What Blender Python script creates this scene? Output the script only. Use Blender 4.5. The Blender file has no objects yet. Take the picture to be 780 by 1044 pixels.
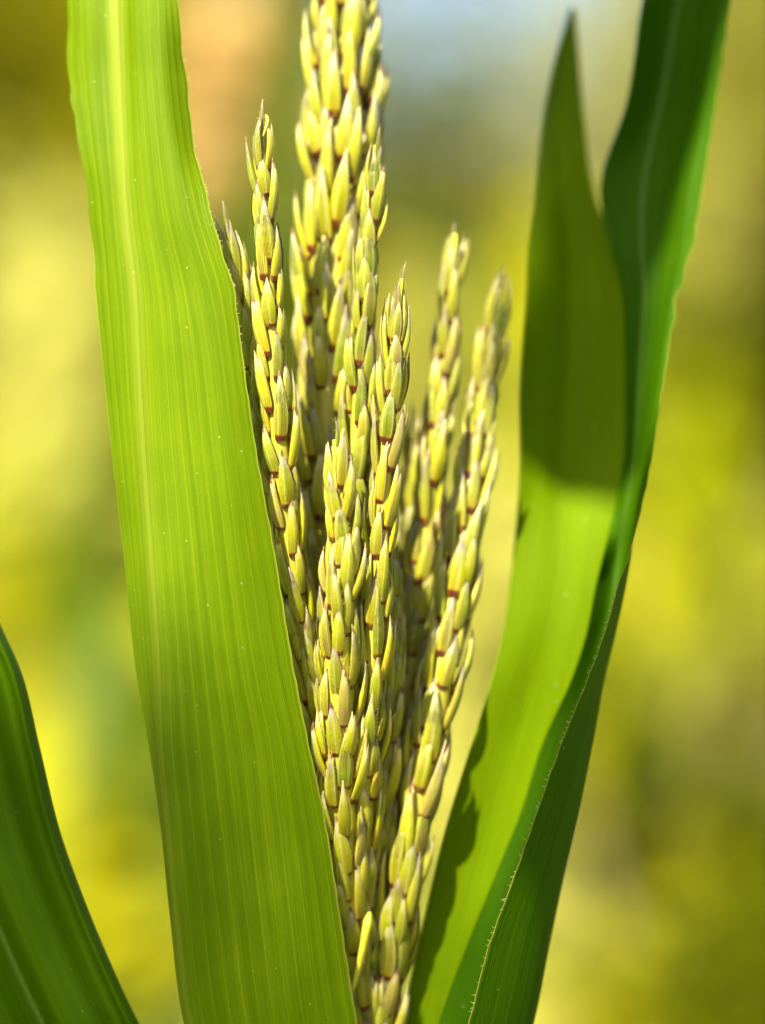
import bpy, math, random
import numpy as np
from mathutils import Vector, Matrix, Quaternion
from mathutils.bvhtree import BVHTree

random.seed(7)
rng = np.random.default_rng(7)
SC = bpy.context.scene
COL = SC.collection
R = math.radians

# ------------------------------------------------------------------ camera, light, exposure
D = 0.80                     # metres from lens to the focused tassel
PX = 0.28 / 1044             # metres per photo pixel at that distance
CAM_Z = 1.45
cam_d = bpy.data.cameras.new('camera')
cam = bpy.data.objects.new('camera', cam_d)
COL.objects.link(cam)
cam.location = (0, -D, CAM_Z)
cam.rotation_euler = (R(90), 0, 0)
cam_d.sensor_fit = 'VERTICAL'
cam_d.sensor_height = 36
cam_d.sensor_width = 27
cam_d.lens = 36 * D / 0.28
cam_d.clip_start = 0.02
cam_d.clip_end = 2000
cam_d.dof.use_dof = True
cam_d.dof.focus_distance = D - 0.002
cam_d.dof.aperture_fstop = 2.9
SC.camera = cam

TO_SUN = Vector((-0.36, -0.64, 0.68)).normalized()
SUN_EL = math.asin(TO_SUN.z)
SUN_AZ = math.atan2(TO_SUN.x, TO_SUN.y)
world = bpy.data.worlds.new('World')
SC.world = world
world.use_nodes = True
wn = world.node_tree
bg = wn.nodes['Background']
sky = wn.nodes.new('ShaderNodeTexSky')
sky.sky_type = 'NISHITA'
sky.sun_disc = False
sky.sun_elevation = SUN_EL
sky.sun_rotation = SUN_AZ
sky.air_density = 1.0
sky.dust_density = 1.6
sky.ozone_density = 0.0
wn.links.new(sky.outputs[0], bg.inputs[0])
bg.inputs[1].default_value = 0.057
sun_d = bpy.data.lights.new('sun', 'SUN')
sun = bpy.data.objects.new('sun', sun_d)
COL.objects.link(sun)
sun_d.energy = 5.0
sun_d.angle = R(0.5)
sun_d.color = (1.0, 0.92, 0.66)
sun.rotation_euler = TO_SUN.to_track_quat('Z', 'Y').to_euler()
sun.location = (-3, -2, 6)
SC.view_settings.view_transform = 'Standard'
SC.view_settings.look = 'None'
SC.view_settings.gamma = 1
SC.view_settings.exposure = 1.93
SC.view_settings.use_curve_mapping = False
SC.render.engine = 'CYCLES'
SC.cycles.use_denoising = True
try:
    SC.cycles.denoiser = 'OPENIMAGEDENOISE'
except Exception:
    pass
SC.cycles.max_bounces = 10
SC.cycles.diffuse_bounces = 5
SC.cycles.transmission_bounces = 6
SC.cycles.sample_clamp_indirect = 6


def P(px, py, dep=0.0):
    """photo pixel (780 x 1044) at depth dep behind the focus plane -> world point"""
    k = (D + dep) / D * PX
    return Vector(((px - 390) * k, dep, CAM_Z + (522 - py) * k))


# ------------------------------------------------------------------ object helpers
def tag(o, label=None, cat=None, group=None, kind=None):
    if label: o['label'] = label
    if cat: o['category'] = cat
    if group: o['group'] = group
    if kind: o['kind'] = kind
    return o


def empty(name, loc):
    o = bpy.data.objects.new(name, None)
    o.empty_display_size = 0.05
    COL.objects.link(o)
    o.location = loc
    return o


class MB:
    """collects vertices, faces, uvs and a per-vertex random value for one mesh object"""
    def __init__(self):
        self.v = []; self.f = []; self.uv = []; self.r = []; self.mi = []

    def add(self, verts, faces, uvs, rnd=0.5, mi=0):
        b = len(self.v)
        self.v += [tuple(p) for p in verts]
        self.uv += [tuple(u) for u in uvs]
        self.r += [rnd] * len(verts)
        self.f += [tuple(i + b for i in f) for f in faces]
        self.mi += [mi] * len(faces)

    def merge(self, o):
        b = len(self.v)
        self.v += o.v; self.uv += o.uv; self.r += o.r; self.mi += o.mi
        self.f += [tuple(i + b for i in f) for f in o.f]

    def build(self, name, mats, parent=None, origin=None, smooth=True):
        org = Vector(origin) if origin is not None else Vector((0, 0, 0))
        me = bpy.data.meshes.new(name)
        V = np.array(self.v, dtype=np.float64).reshape(-1, 3) - np.array(org)
        me.from_pydata(V.tolist(), [], self.f)
        uvl = me.uv_layers.new(name='UVMap')
        li = np.empty(len(me.loops), dtype=np.int32)
        me.loops.foreach_get('vertex_index', li)
        U = np.array(self.uv, dtype=np.float32)[li]
        uvl.data.foreach_set('uv', U.ravel())
        at = me.attributes.new('rnd', 'FLOAT', 'POINT')
        at.data.foreach_set('value', np.array(self.r, dtype=np.float32))
        me.polygons.foreach_set('use_smooth', np.ones(len(me.polygons), dtype=bool) if smooth else np.zeros(len(me.polygons), dtype=bool))
        if not isinstance(mats, (list, tuple)): mats = [mats]
        for m in mats: me.materials.append(m)
        me.polygons.foreach_set('material_index', np.array(self.mi, dtype=np.int32))
        me.update()
        o = bpy.data.objects.new(name, me)
        COL.objects.link(o)
        if parent is not None:
            o.parent = parent
            w = parent_world(parent)
            o.location = org - w
        else:
            o.location = org
        return o


def parent_world(o):
    w = Vector(o.location)
    while o.parent is not None:
        o = o.parent
        w = w + Vector(o.location)
    return w


def herm(ts, Ps, q):
    """smooth interpolation through points Ps (n,k) at parameters ts, evaluated at q"""
    ts = np.asarray(ts, float); Ps = np.asarray(Ps, float); q = np.asarray(q, float)
    if Ps.ndim == 1: Ps = Ps[:, None]
    n = len(ts)
    d = np.diff(Ps, axis=0) / np.diff(ts)[:, None]
    m = np.zeros_like(Ps)
    m[0] = d[0]; m[-1] = d[-1]
    for i in range(1, n - 1):
        h0 = ts[i] - ts[i - 1]; h1 = ts[i + 1] - ts[i]
        m[i] = (d[i - 1] * h1 + d[i] * h0) / (h0 + h1)
    i = np.clip(np.searchsorted(ts, q, side='right') - 1, 0, n - 2)
    h = (ts[i + 1] - ts[i]); t = ((q - ts[i]) / h)
    t = np.clip(t, 0, 1)[:, None]; h = h[:, None]
    return ((2*t**3 - 3*t**2 + 1) * Ps[i] + (t**3 - 2*t**2 + t) * h * m[i]
            + (-2*t**3 + 3*t**2) * Ps[i + 1] + (t**3 - t**2) * h * m[i + 1])


def tube(mb, pts, rads, seg=8, rnd=0.5, mi=0, cap=True):
    pts = [Vector(p) for p in pts]
    n = len(pts)
    verts = []; uvs = []; faces = []
    ref = Vector((0.13, 1, 0.07)).normalized()
    L = 0
    for i, p in enumerate(pts):
        t = (pts[min(i + 1, n - 1)] - pts[max(i - 1, 0)]).normalized()
        a = (ref - t * ref.dot(t))
        if a.length < 1e-4: a = Vector((1, 0, 0)) - t * t.x
        a.normalize(); b = t.cross(a)
        if i: L += (p - pts[i - 1]).length
        for k in range(seg):
            an = 2 * math.pi * k / seg
            verts.append(p + (a * math.cos(an) + b * math.sin(an)) * rads[i])
            uvs.append((k / seg, L))
    for i in range(n - 1):
        for k in range(seg):
            k2 = (k + 1) % seg
            faces.append((i*seg + k, i*seg + k2, (i+1)*seg + k2, (i+1)*seg + k))
    if cap:
        faces.append(tuple(range(seg - 1, -1, -1)))
        faces.append(tuple((n - 1) * seg + k for k in range(seg)))
    mb.add(verts, faces, uvs, rnd, mi)


# ------------------------------------------------------------------ node helpers
class NT:
    def __init__(self, name):
        self.m = bpy.data.materials.new(name)
        self.m.use_nodes = True
        self.t = self.m.node_tree
        self.t.nodes.clear()
        self.out = self.t.nodes.new('ShaderNodeOutputMaterial')

    def n(self, typ, **kw):
        nd = self.t.nodes.new(typ)
        for k, v in kw.items():
            if k.startswith('i_'):
                nd.inputs[k[2:].replace('_', ' ')].default_value = v
            else:
                setattr(nd, k, v)
        return nd

    def l(self, a, b):
        self.t.links.new(a, b)

    def math(self, op, a, b=None, c=None, clamp=False):
        nd = self.t.nodes.new('ShaderNodeMath'); nd.operation = op; nd.use_clamp = clamp
        for i, x in enumerate((a, b, c)):
            if x is None: continue
            if isinstance(x, (int, float)): nd.inputs[i].default_value = x
            else: self.l(x, nd.inputs[i])
        return nd.outputs[0]

    def mix(self, f, a, b, mode='MIX'):
        nd = self.t.nodes.new('ShaderNodeMix'); nd.data_type = 'RGBA'; nd.blend_type = mode
        for s, x in ((nd.inputs[0], f), (nd.inputs[6], a), (nd.inputs[7], b)):
            if isinstance(x, (int, float)): s.default_value = x
            elif isinstance(x, tuple): s.default_value = (*x, 1) if len(x) == 3 else x
            else: self.l(x, s)
        return nd.outputs[2]

    def ramp(self, f, stops, interp='LINEAR'):
        nd = self.t.nodes.new('ShaderNodeValToRGB')
        cr = nd.color_ramp; cr.interpolation = interp
        while len(cr.elements) < len(stops): cr.elements.new(0.5)
        for e, (p, c) in zip(cr.elements, stops):
            e.position = p
            e.color = (*c, 1) if isinstance(c, tuple) else (c, c, c, 1)
        self.l(f, nd.inputs[0])
        return nd.outputs[0]

    def noise(self, vec, scale, detail=3, rough=0.5):
        nd = self.n('ShaderNodeTexNoise')
        nd.inputs['Scale'].default_value = scale
        nd.inputs['Detail'].default_value = detail
        nd.inputs['Roughness'].default_value = rough
        self.l(vec, nd.inputs['Vector'])
        return nd.outputs[0]

    def vec(self, x, y, z=0.0):
        nd = self.t.nodes.new('ShaderNodeCombineXYZ')
        for i, v in enumerate((x, y, z)):
            if isinstance(v, (int, float)): nd.inputs[i].default_value = v
            else: self.l(v, nd.inputs[i])
        return nd.outputs[0]


def leaf_material(name, refl, trans, vein, rib_u=0.3, rib_w=0.03, rib_col=None, nveins=15, t_mix=0.5,
                  rough=0.42, spec=0.35, margin='', wstripe=1.0, rib_s=0.5):
    """maize blade: fine parallel veins, pale midrib, thin pale margin, light passing through"""
    T = NT(name)
    uvn = T.n('ShaderNodeUVMap'); uvn.uv_map = 'UVMap'
    sep = T.n('ShaderNodeSeparateXYZ'); T.l(uvn.outputs[0], sep.inputs[0])
    u, v = sep.outputs[0], sep.outputs[1]
    # slow wandering of the veins
    wob = T.noise(T.vec(T.math('MULTIPLY', u, 3.0), T.math('MULTIPLY', v, 9.0)), 1.0, 2)
    uw = T.math('ADD', u, T.math('MULTIPLY', T.math('SUBTRACT', wob, 0.5), 0.012))
    # primary veins
    fr = T.math('FRACT', T.math('MULTIPLY', uw, float(nveins)))
    d1 = T.math('ABSOLUTE', T.math('SUBTRACT', fr, 0.5))
    line1 = T.math('SUBTRACT', 1.0, T.math('MULTIPLY', d1, 11.0), clamp=True)
    # secondary veins
    fr2 = T.math('FRACT', T.math('MULTIPLY', uw, float(nveins * 6)))
    line2 = T.math('MULTIPLY', T.math('ABSOLUTE', T.math('SUBTRACT', fr2, 0.5)), 2.0)
    band = T.noise(T.vec(T.math('MULTIPLY', uw, 26.0), T.math('MULTIPLY', v, 5.0)), 1.0, 3, 0.6)
    fine = T.noise(T.vec(T.math('MULTIPLY', uw, 170.0), T.math('MULTIPLY', v, 25.0)), 1.0, 2, 0.6)
    tc = T.n('ShaderNodeTexCoord')
    grain = T.noise(tc.outputs['Object'], 2600.0, 2, 0.7)
    blot = T.noise(tc.outputs['Object'], 55.0, 3, 0.55)
    breakup = T.noise(T.vec(T.math('MULTIPLY', uw, 60.0), T.math('MULTIPLY', v, 40.0)), 1.0, 2)
    m = T.math('MULTIPLY', line1, T.math('MULTIPLY_ADD', breakup, 1.1, -0.05))
    m = T.math('ADD', m, T.math('MULTIPLY', T.math('SUBTRACT', band, 0.5), 1.5 * wstripe))
    m = T.math('ADD', m, T.math('MULTIPLY', T.math('SUBTRACT', fine, 0.5), 0.95 * wstripe))
    m = T.math('ADD', m, T.math('MULTIPLY', T.math('SUBTRACT', line2, 0.5), 0.28 * wstripe))
    m = T.math('ADD', m, T.math('MULTIPLY', T.math('SUBTRACT', grain, 0.5), 0.75))
    m = T.math('ADD', m, T.math('MULTIPLY', T.math('SUBTRACT', blot, 0.5), 0.8))
    m = T.math('ADD', T.math('MULTIPLY', m, 0.75), 0.22, clamp=True)
    # pale specks
    vo = T.n('ShaderNodeTexVoronoi'); vo.inputs['Scale'].default_value = 330.0
    T.l(tc.outputs['Object'], vo.inputs['Vector'])
    spk = T.math('SUBTRACT', 1.0, T.math('MULTIPLY', vo.outputs['Distance'], 9.0), clamp=True)
    sepc = T.n('ShaderNodeSeparateColor'); T.l(vo.outputs['Color'], sepc.inputs[0])
    spk = T.math('MULTIPLY', spk, T.math('GREATER_THAN', sepc.outputs[0], 0.84))
    # midrib
    rib = T.math('SUBTRACT', 1.0, T.math('DIVIDE', T.math('ABSOLUTE', T.math('SUBTRACT', u, rib_u)), rib_w), clamp=True)
    rib = T.math('MULTIPLY', T.math('MULTIPLY', rib, rib), T.math('MULTIPLY_ADD', rib, -2.0, 3.0))
    rib = T.math('MULTIPLY', rib, T.ramp(v, [(0.17, 1.0), (0.27, 0.75), (0.36, 0.35), (0.42, 0.2)]))
    cr = T.mix(m, refl, vein)
    ct = T.mix(m, trans, tuple(min(1, c * 1.35 + 0.02) for c in trans))
    cr = T.mix(T.math('MULTIPLY', spk, 0.6), cr, (0.6, 0.6, 0.3))
    rc = rib_col or tuple(min(1, c * 1.5 + 0.05) for c in vein)
    cr = T.mix(T.math('MULTIPLY', rib, rib_s), cr, rc)
    ct = T.mix(T.math('MULTIPLY', rib, rib_s), ct, rc)
    if margin:
        e = u if margin == 'L' else T.math('SUBTRACT', 1.0, u)
        e = T.math('ADD', e, T.math('MULTIPLY', T.math('SUBTRACT', breakup, 0.4), 0.012))
        em = T.math('SUBTRACT', 1.0, T.math('DIVIDE', e, 0.012), clamp=True)
        cr = T.mix(T.math('MULTIPLY', em, 0.5), cr, (0.42, 0.42, 0.06))
        ct = T.mix(T.math('MULTIPLY', em, 0.5), ct, (0.5, 0.5, 0.06))
    bmp = T.n('ShaderNodeBump'); bmp.inputs['Strength'].default_value = 0.5; bmp.inputs['Distance'].default_value = 0.0004
    hgt = T.math('ADD', T.math('MULTIPLY', m, 0.6), T.math('MULTIPLY', fine, 0.5))
    T.l(hgt, bmp.inputs['Height'])
    pr = T.n('ShaderNodeBsdfPrincipled')
    T.l(cr, pr.inputs['Base Color'])
    pr.inputs['Roughness'].default_value = rough
    pr.inputs['Specular IOR Level'].default_value = spec
    T.l(bmp.outputs[0], pr.inputs['Normal'])
    tr = T.n('ShaderNodeBsdfTranslucent'); T.l(ct, tr.inputs['Color'])
    mx = T.n('ShaderNodeMixShader'); mx.inputs[0].default_value = t_mix
    T.l(pr.outputs[0], mx.inputs[1]); T.l(tr.outputs[0], mx.inputs[2])
    T.l(mx.outputs[0], T.out.inputs['Surface'])
    return T.m


def foliage_material(name, dark, light, trans, t_mix=0.5, rough=0.5, spec=0.3):
    T = NT(name)
    at = T.n('ShaderNodeAttribute'); at.attribute_name = 'rnd'
    tc = T.n('ShaderNodeTexCoord')
    nz = T.noise(tc.outputs['Object'], 3.0, 2)
    f = T.math('ADD', T.math('MULTIPLY', at.outputs['Fac'], 0.7), T.math('MULTIPLY', T.math('SUBTRACT', nz, 0.35), 0.8), clamp=True)
    c = T.mix(f, dark, light)
    pr = T.n('ShaderNodeBsdfPrincipled'); T.l(c, pr.inputs['Base Color'])
    pr.inputs['Roughness'].default_value = rough
    pr.inputs['Specular IOR Level'].default_value = spec
    tr = T.n('ShaderNodeBsdfTranslucent'); tr.inputs['Color'].default_value = (*trans, 1)
    mx = T.n('ShaderNodeMixShader'); mx.inputs[0].default_value = t_mix
    T.l(pr.outputs[0], mx.inputs[1]); T.l(tr.outputs[0], mx.inputs[2])
    T.l(mx.outputs[0], T.out.inputs['Surface'])
    return T.m


def plain_material(name, c1, c2, scale=30, rough=0.7, stretch=1.0):
    T = NT(name)
    tc = T.n('ShaderNodeTexCoord')
    mp = T.n('ShaderNodeMapping'); mp.inputs['Scale'].default_value = (1, 1, stretch)
    T.l(tc.outputs['Object'], mp.inputs['Vector'])
    nz = T.noise(mp.outputs[0], scale, 5, 0.6)
    c = T.mix(T.math('MULTIPLY_ADD', nz, 2.0, -0.5, clamp=True), c1, c2)
    pr = T.n('ShaderNodeBsdfPrincipled'); T.l(c, pr.inputs['Base Color'])
    pr.inputs['Roughness'].default_value = rough
    bmp = T.n('ShaderNodeBump'); bmp.inputs['Strength'].default_value = 0.4; bmp.inputs['Distance'].default_value = 0.002
    T.l(nz, bmp.inputs['Height']); T.l(bmp.outputs[0], pr.inputs['Normal'])
    T.l(pr.outputs[0], T.out.inputs['Surface'])
    return T.m


def spikelet_material():
    T = NT('spikelet_glume')
    uvn = T.n('ShaderNodeUVMap'); uvn.uv_map = 'UVMap'
    sep = T.n('ShaderNodeSeparateXYZ'); T.l(uvn.outputs[0], sep.inputs[0])
    u, v = sep.outputs[0], sep.outputs[1]
    at = T.n('ShaderNodeAttribute'); at.attribute_name = 'rnd'
    rnd = at.outputs['Fac']
    tc = T.n('ShaderNodeTexCoord')
    nz = T.noise(tc.outputs['Object'], 420.0, 3, 0.6)
    nzf = T.noise(tc.outputs['Object'], 1500.0, 2, 0.6)
    # body
    body = T.ramp(v, [(0.0, (0.46, 0.27, 0.003)), (0.18, (0.46, 0.37, 0.002)), (0.42, (0.41, 0.395, 0.002)),
                      (0.64, (0.43, 0.385, 0.03)), (0.82, (0.70, 0.60, 0.26)), (1.0, (0.70, 0.50, 0.30))])
    green = T.ramp(v, [(0.0, (0.33, 0.235, 0.002)), (0.2, (0.19, 0.245, 0.001)), (0.66, (0.25, 0.285, 0.010)), (0.86, (0.58, 0.50, 0.20)), (1.0, (0.60, 0.42, 0.22))])
    c = T.mix(T.math('MULTIPLY_ADD', rnd, 1.5, -0.25, clamp=True), body, green)
    # veins along the glume
    fr = T.math('FRACT', T.math('MULTIPLY_ADD', u, 15.0, T.math('MULTIPLY', nz, 0.35)))
    ln = T.math('SUBTRACT', 1.0, T.math('MULTIPLY', T.math('ABSOLUTE', T.math('SUBTRACT', fr, 0.5)), 4.5), clamp=True)
    fade = T.ramp(v, [(0.05, 0.0), (0.25, 1.0), (0.75, 0.9), (0.95, 0.1)])
    ln = T.math('MULTIPLY', T.math('MULTIPLY', ln, fade), 0.6)
    c = T.mix(ln, c, (0.15, 0.20, 0.004))
    pale = T.math('MULTIPLY', T.math('MULTIPLY_ADD', nz, 3.2, -1.6, clamp=True), 0.5)
    c = T.mix(pale, c, (0.52, 0.45, 0.07))
    # reddish flush, on some of them
    fl = T.math('MULTIPLY_ADD', T.noise(T.vec(T.math('MULTIPLY', u, 5.0), T.math('MULTIPLY', v, 1.6), T.math('MULTIPLY', rnd, 40.0)), 1.0, 2), 5.0, -2.65, clamp=True)
    c = T.mix(T.math('MULTIPLY', fl, 0.55), c, (0.34, 0.10, 0.05))
    # papery edge of the overlapping glume: a pale rim with a wine-red line inside it
    isout = T.math('GREATER_THAN', u, 1.5)
    q = T.math('SUBTRACT', u, 2.0)
    ed = T.math('MULTIPLY', T.math('MINIMUM', q, T.math('SUBTRACT', 1.0, q)), isout)
    ed = T.math('ADD', ed, T.math('MULTIPLY', T.math('SUBTRACT', 1.0, isout), 1.0))
    ed = T.math('ADD', ed, T.math('MULTIPLY', T.math('SUBTRACT', nz, 0.5), 0.10))
    rim = T.math('SUBTRACT', 1.0, T.math('MULTIPLY', ed, 14.0), clamp=True)
    redl = T.math('SUBTRACT', 1.0, T.math('MULTIPLY', T.math('ABSOLUTE', T.math('SUBTRACT', ed, 0.13)), 16.0), clamp=True)
    redl = T.math('MULTIPLY', redl, T.math('MULTIPLY_ADD', T.math('FRACT', T.math('MULTIPLY', rnd, 91.0)), 1.4, -0.35, clamp=True))
    c = T.mix(T.math('MULTIPLY', rim, 0.6), c, (0.66, 0.56, 0.26))
    c = T.mix(T.math('MULTIPLY', redl, 0.6), c, (0.27, 0.075, 0.035))
    keel = T.math('MULTIPLY', isout, T.math('SUBTRACT', 1.0, T.math('MULTIPLY', T.math('ABSOLUTE', T.math('SUBTRACT', q, 0.5)), 14.0), clamp=True))
    c = T.mix(T.math('MULTIPLY', keel, 0.45), c, (0.60, 0.54, 0.16))
    freck = T.math('MULTIPLY_ADD', nzf, 9.0, -6.0, clamp=True)
    c = T.mix(T.math('MULTIPLY', freck, 0.35), c, (0.22, 0.10, 0.03))
    dry = T.math('MULTIPLY', T.math('GREATER_THAN', T.math('FRACT', T.math('MULTIPLY', rnd, 71.0)), 0.93), T.math('MULTIPLY_ADD', nz, 2.5, -0.6, clamp=True))
    c = T.mix(T.math('MULTIPLY', dry, 0.7), c, (0.40, 0.24, 0.09))
    # base scar and tip
    vb = T.math('ADD', v, T.math('MULTIPLY', T.math('SUBTRACT', nz, 0.5), 0.07))
    vs = T.math('ADD', vb, T.math('MULTIPLY', T.math('FRACT', T.math('MULTIPLY', rnd, 53.0)), 0.045))
    base = T.ramp(vs, [(0.0, 1.0), (0.078, 1.0), (0.112, 0.0)])
    side = T.math('MULTIPLY_ADD', T.noise(T.vec(T.math('MULTIPLY', rnd, 60.0), T.math('MULTIPLY', u, 2.0)), 1.0, 1), 3.0, -0.3, clamp=True)
    c = T.mix(T.math('MULTIPLY', base, side), c, (0.11, 0.010, 0.006))
    tip = T.ramp(vb, [(0.865, 0.0), (0.915, 1.0), (1.0, 1.0)])
    tipm = T.math('MULTIPLY', tip, T.math('MULTIPLY_ADD', T.math('FRACT', T.math('MULTIPLY', rnd, 37.0)), 2.0, 0.1, clamp=True))
    c = T.mix(T.math('MULTIPLY', tipm, 0.9), c, (0.13, 0.028, 0.02))
    bmp = T.n('ShaderNodeBump'); bmp.inputs['Strength'].default_value = 0.8; bmp.inputs['Distance'].default_value = 0.0004
    T.l(T.math('ADD', T.math('MULTIPLY', ln, -1.2), T.math('MULTIPLY', nzf, 0.5)), bmp.inputs['Height'])
    pr = T.n('ShaderNodeBsdfPrincipled'); T.l(c, pr.inputs['Base Color'])
    pr.inputs['Roughness'].default_value = 0.33
    pr.inputs['Specular IOR Level'].default_value = 0.5
    pr.inputs['Subsurface Weight'].default_value = 0.62
    pr.inputs['Subsurface Radius'].default_value = (1.0, 0.8, 0.15)
    pr.inputs['Subsurface Scale'].default_value = 0.0042
    T.l(bmp.outputs[0], pr.inputs['Normal'])
    T.l(pr.outputs[0], T.out.inputs['Surface'])
    return T.m


def hair_material():
    T = NT('pale_hair')
    pr = T.n('ShaderNodeBsdfPrincipled')
    pr.inputs['Base Color'].default_value = (0.7, 0.66, 0.4, 1)
    pr.inputs['Roughness'].default_value = 0.4
    tr = T.n('ShaderNodeBsdfTranslucent'); tr.inputs['Color'].default_value = (0.8, 0.75, 0.45, 1)
    mx = T.n('ShaderNodeMixShader'); mx.inputs[0].default_value = 0.5
    T.l(pr.outputs[0], mx.inputs[1]); T.l(tr.outputs[0], mx.inputs[2])
    T.l(mx.outputs[0], T.out.inputs['Surface'])
    return T.m


M_HAIR = hair_material()
M_SPK = spikelet_material()
M_RACHIS = plain_material('tassel_axis', (0.22, 0.24, 0.015), (0.36, 0.30, 0.03), 300, 0.5, 0.2)
M_SPROUT = plain_material('young_sprout', (0.42, 0.42, 0.02), (0.6, 0.55, 0.06), 300, 0.4, 0.2)
M_STALK = plain_material('maize_stalk', (0.14, 0.22, 0.02), (0.25, 0.30, 0.05), 40, 0.45, 0.15)
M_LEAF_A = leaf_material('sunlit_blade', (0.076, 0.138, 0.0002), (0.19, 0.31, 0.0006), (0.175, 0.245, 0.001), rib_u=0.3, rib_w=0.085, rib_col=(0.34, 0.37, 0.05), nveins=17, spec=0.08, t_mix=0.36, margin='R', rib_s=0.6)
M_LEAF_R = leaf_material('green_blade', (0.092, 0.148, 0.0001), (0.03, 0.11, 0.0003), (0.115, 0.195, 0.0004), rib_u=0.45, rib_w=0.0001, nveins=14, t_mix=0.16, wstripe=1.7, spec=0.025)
M_LEAF_F = leaf_material('folded_blade', (0.022, 0.066, 0.0001), (0.03, 0.12, 0.0005), (0.042, 0.105, 0.0006), rib_u=0.30, rib_w=0.03, nveins=16, t_mix=0.2, wstripe=1.5, spec=0.035, margin='R')  # base colour darkened to deepen the shade on the folded leaf
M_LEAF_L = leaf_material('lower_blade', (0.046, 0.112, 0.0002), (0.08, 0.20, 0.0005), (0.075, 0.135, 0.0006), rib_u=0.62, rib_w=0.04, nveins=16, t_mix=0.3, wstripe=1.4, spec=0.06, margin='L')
M_BGLEAF = leaf_material('far_blade', (0.07, 0.12, 0.002), (0.25, 0.31, 0.003), (0.14, 0.18, 0.015), rib_u=0.5, rib_w=0.06, nveins=9)

M_BGDARK = leaf_material('far_dark_blade', (0.05, 0.075, 0.001), (0.16, 0.19, 0.002), (0.09, 0.11, 0.006), rib_u=0.5, rib_w=0.06, nveins=9)

# ------------------------------------------------------------------ ground
def ground_material():
    T = NT('dry_grass_ground')
    tc = T.n('ShaderNodeTexCoord')
    a = T.noise(tc.outputs['Object'], 0.35, 4, 0.6)
    b = T.noise(tc.outputs['Object'], 9.0, 6, 0.65)
    c = T.mix(T.math('MULTIPLY_ADD', a, 3.0, -1.0, clamp=True), (0.12, 0.11, 0.015), (0.20, 0.165, 0.04))
    c = T.mix(T.math('MULTIPLY_ADD', b, 2.0, -0.6, clamp=True), c, (0.12, 0.14, 0.02))
    pr = T.n('ShaderNodeBsdfPrincipled'); T.l(c, pr.inputs['Base Color'])
    pr.inputs['Roughness'].default_value = 0.95
    bmp = T.n('ShaderNodeBump'); bmp.inputs['Distance'].default_value = 0.03
    T.l(b, bmp.inputs['Height']); T.l(bmp.outputs[0], pr.inputs['Normal'])
    T.l(pr.outputs[0], T.out.inputs['Surface'])
    return T.m

g = MB()
S = 900
g.add([(-S, -S, 0), (S, -S, 0), (S, S, 0), (-S, S, 0)], [(0, 1, 2, 3)], [(0, 0), (1, 0), (1, 1), (0, 1)])
tag(g.build('ground', ground_material(), smooth=False), kind='structure')

# ------------------------------------------------------------------ background plants
M_BARK = plain_material('bark', (0.06, 0.045, 0.03), (0.16, 0.12, 0.07), 25, 0.9, 0.3)


def leaf_cloud(mb, centre, rad, n, size, nclump=26, spread=0.27, seed=0, aspect=0.45, up=0.3):
    r = np.random.default_rng(seed)
    cl = []
    while len(cl) < nclump:
        q = r.uniform(-1, 1, 3)
        if np.dot(q, q) <= 1: cl.append(q * (0.55 + 0.45 * r.random()))
    cl = np.array(cl)
    tint = r.random(nclump)
    idx = r.integers(0, nclump, n)
    pos = cl[idx] + r.normal(0, spread, (n, 3)) * np.array([1, 1, 0.8])
    pos = pos * np.array(rad) + np.array(centre)
    dirs = r.normal(0, 1, (n, 3)); dirs[:, 2] += up
    dirs /= np.linalg.norm(dirs, axis=1)[:, None]
    oth = r.normal(0, 1, (n, 3)); oth[:, 2] += 1.0
    sd = np.cross(dirs, oth); sd /= (np.linalg.norm(sd, axis=1)[:, None] + 1e-9)
    nm = np.cross(sd, dirs)
    L = size * r.uniform(0.6, 1.3, n)[:, None]
    W = L * aspect * 0.5
    a = pos - dirs * L * 0.5
    b = pos + sd * W - nm * L * 0.06
    c = pos + dirs * L * 0.5 - nm * L * 0.12
    d = pos - sd * W - nm * L * 0.06
    e = pos + nm * L * 0.05
    b0 = len(mb.v)
    V = np.stack([a, b, c, d, e], 1).reshape(-1, 3)
    mb.v += [tuple(x) for x in V.tolist()]
    mb.uv += [(0.5, 0), (1, .5), (.5, 1), (0, .5), (.5, .5)] * n
    rv = np.clip(0.6 * tint[idx] + 0.4 * r.random(n), 0, 1)
    mb.r += np.repeat(rv, 5).tolist()
    for i in range(n):
        k = b0 + i * 5
        mb.f += [(k, k+1, k+4), (k+1, k+2, k+4), (k+2, k+3, k+4), (k+3, k, k+4)]
    mb.mi += [0] * (4 * n)


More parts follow.
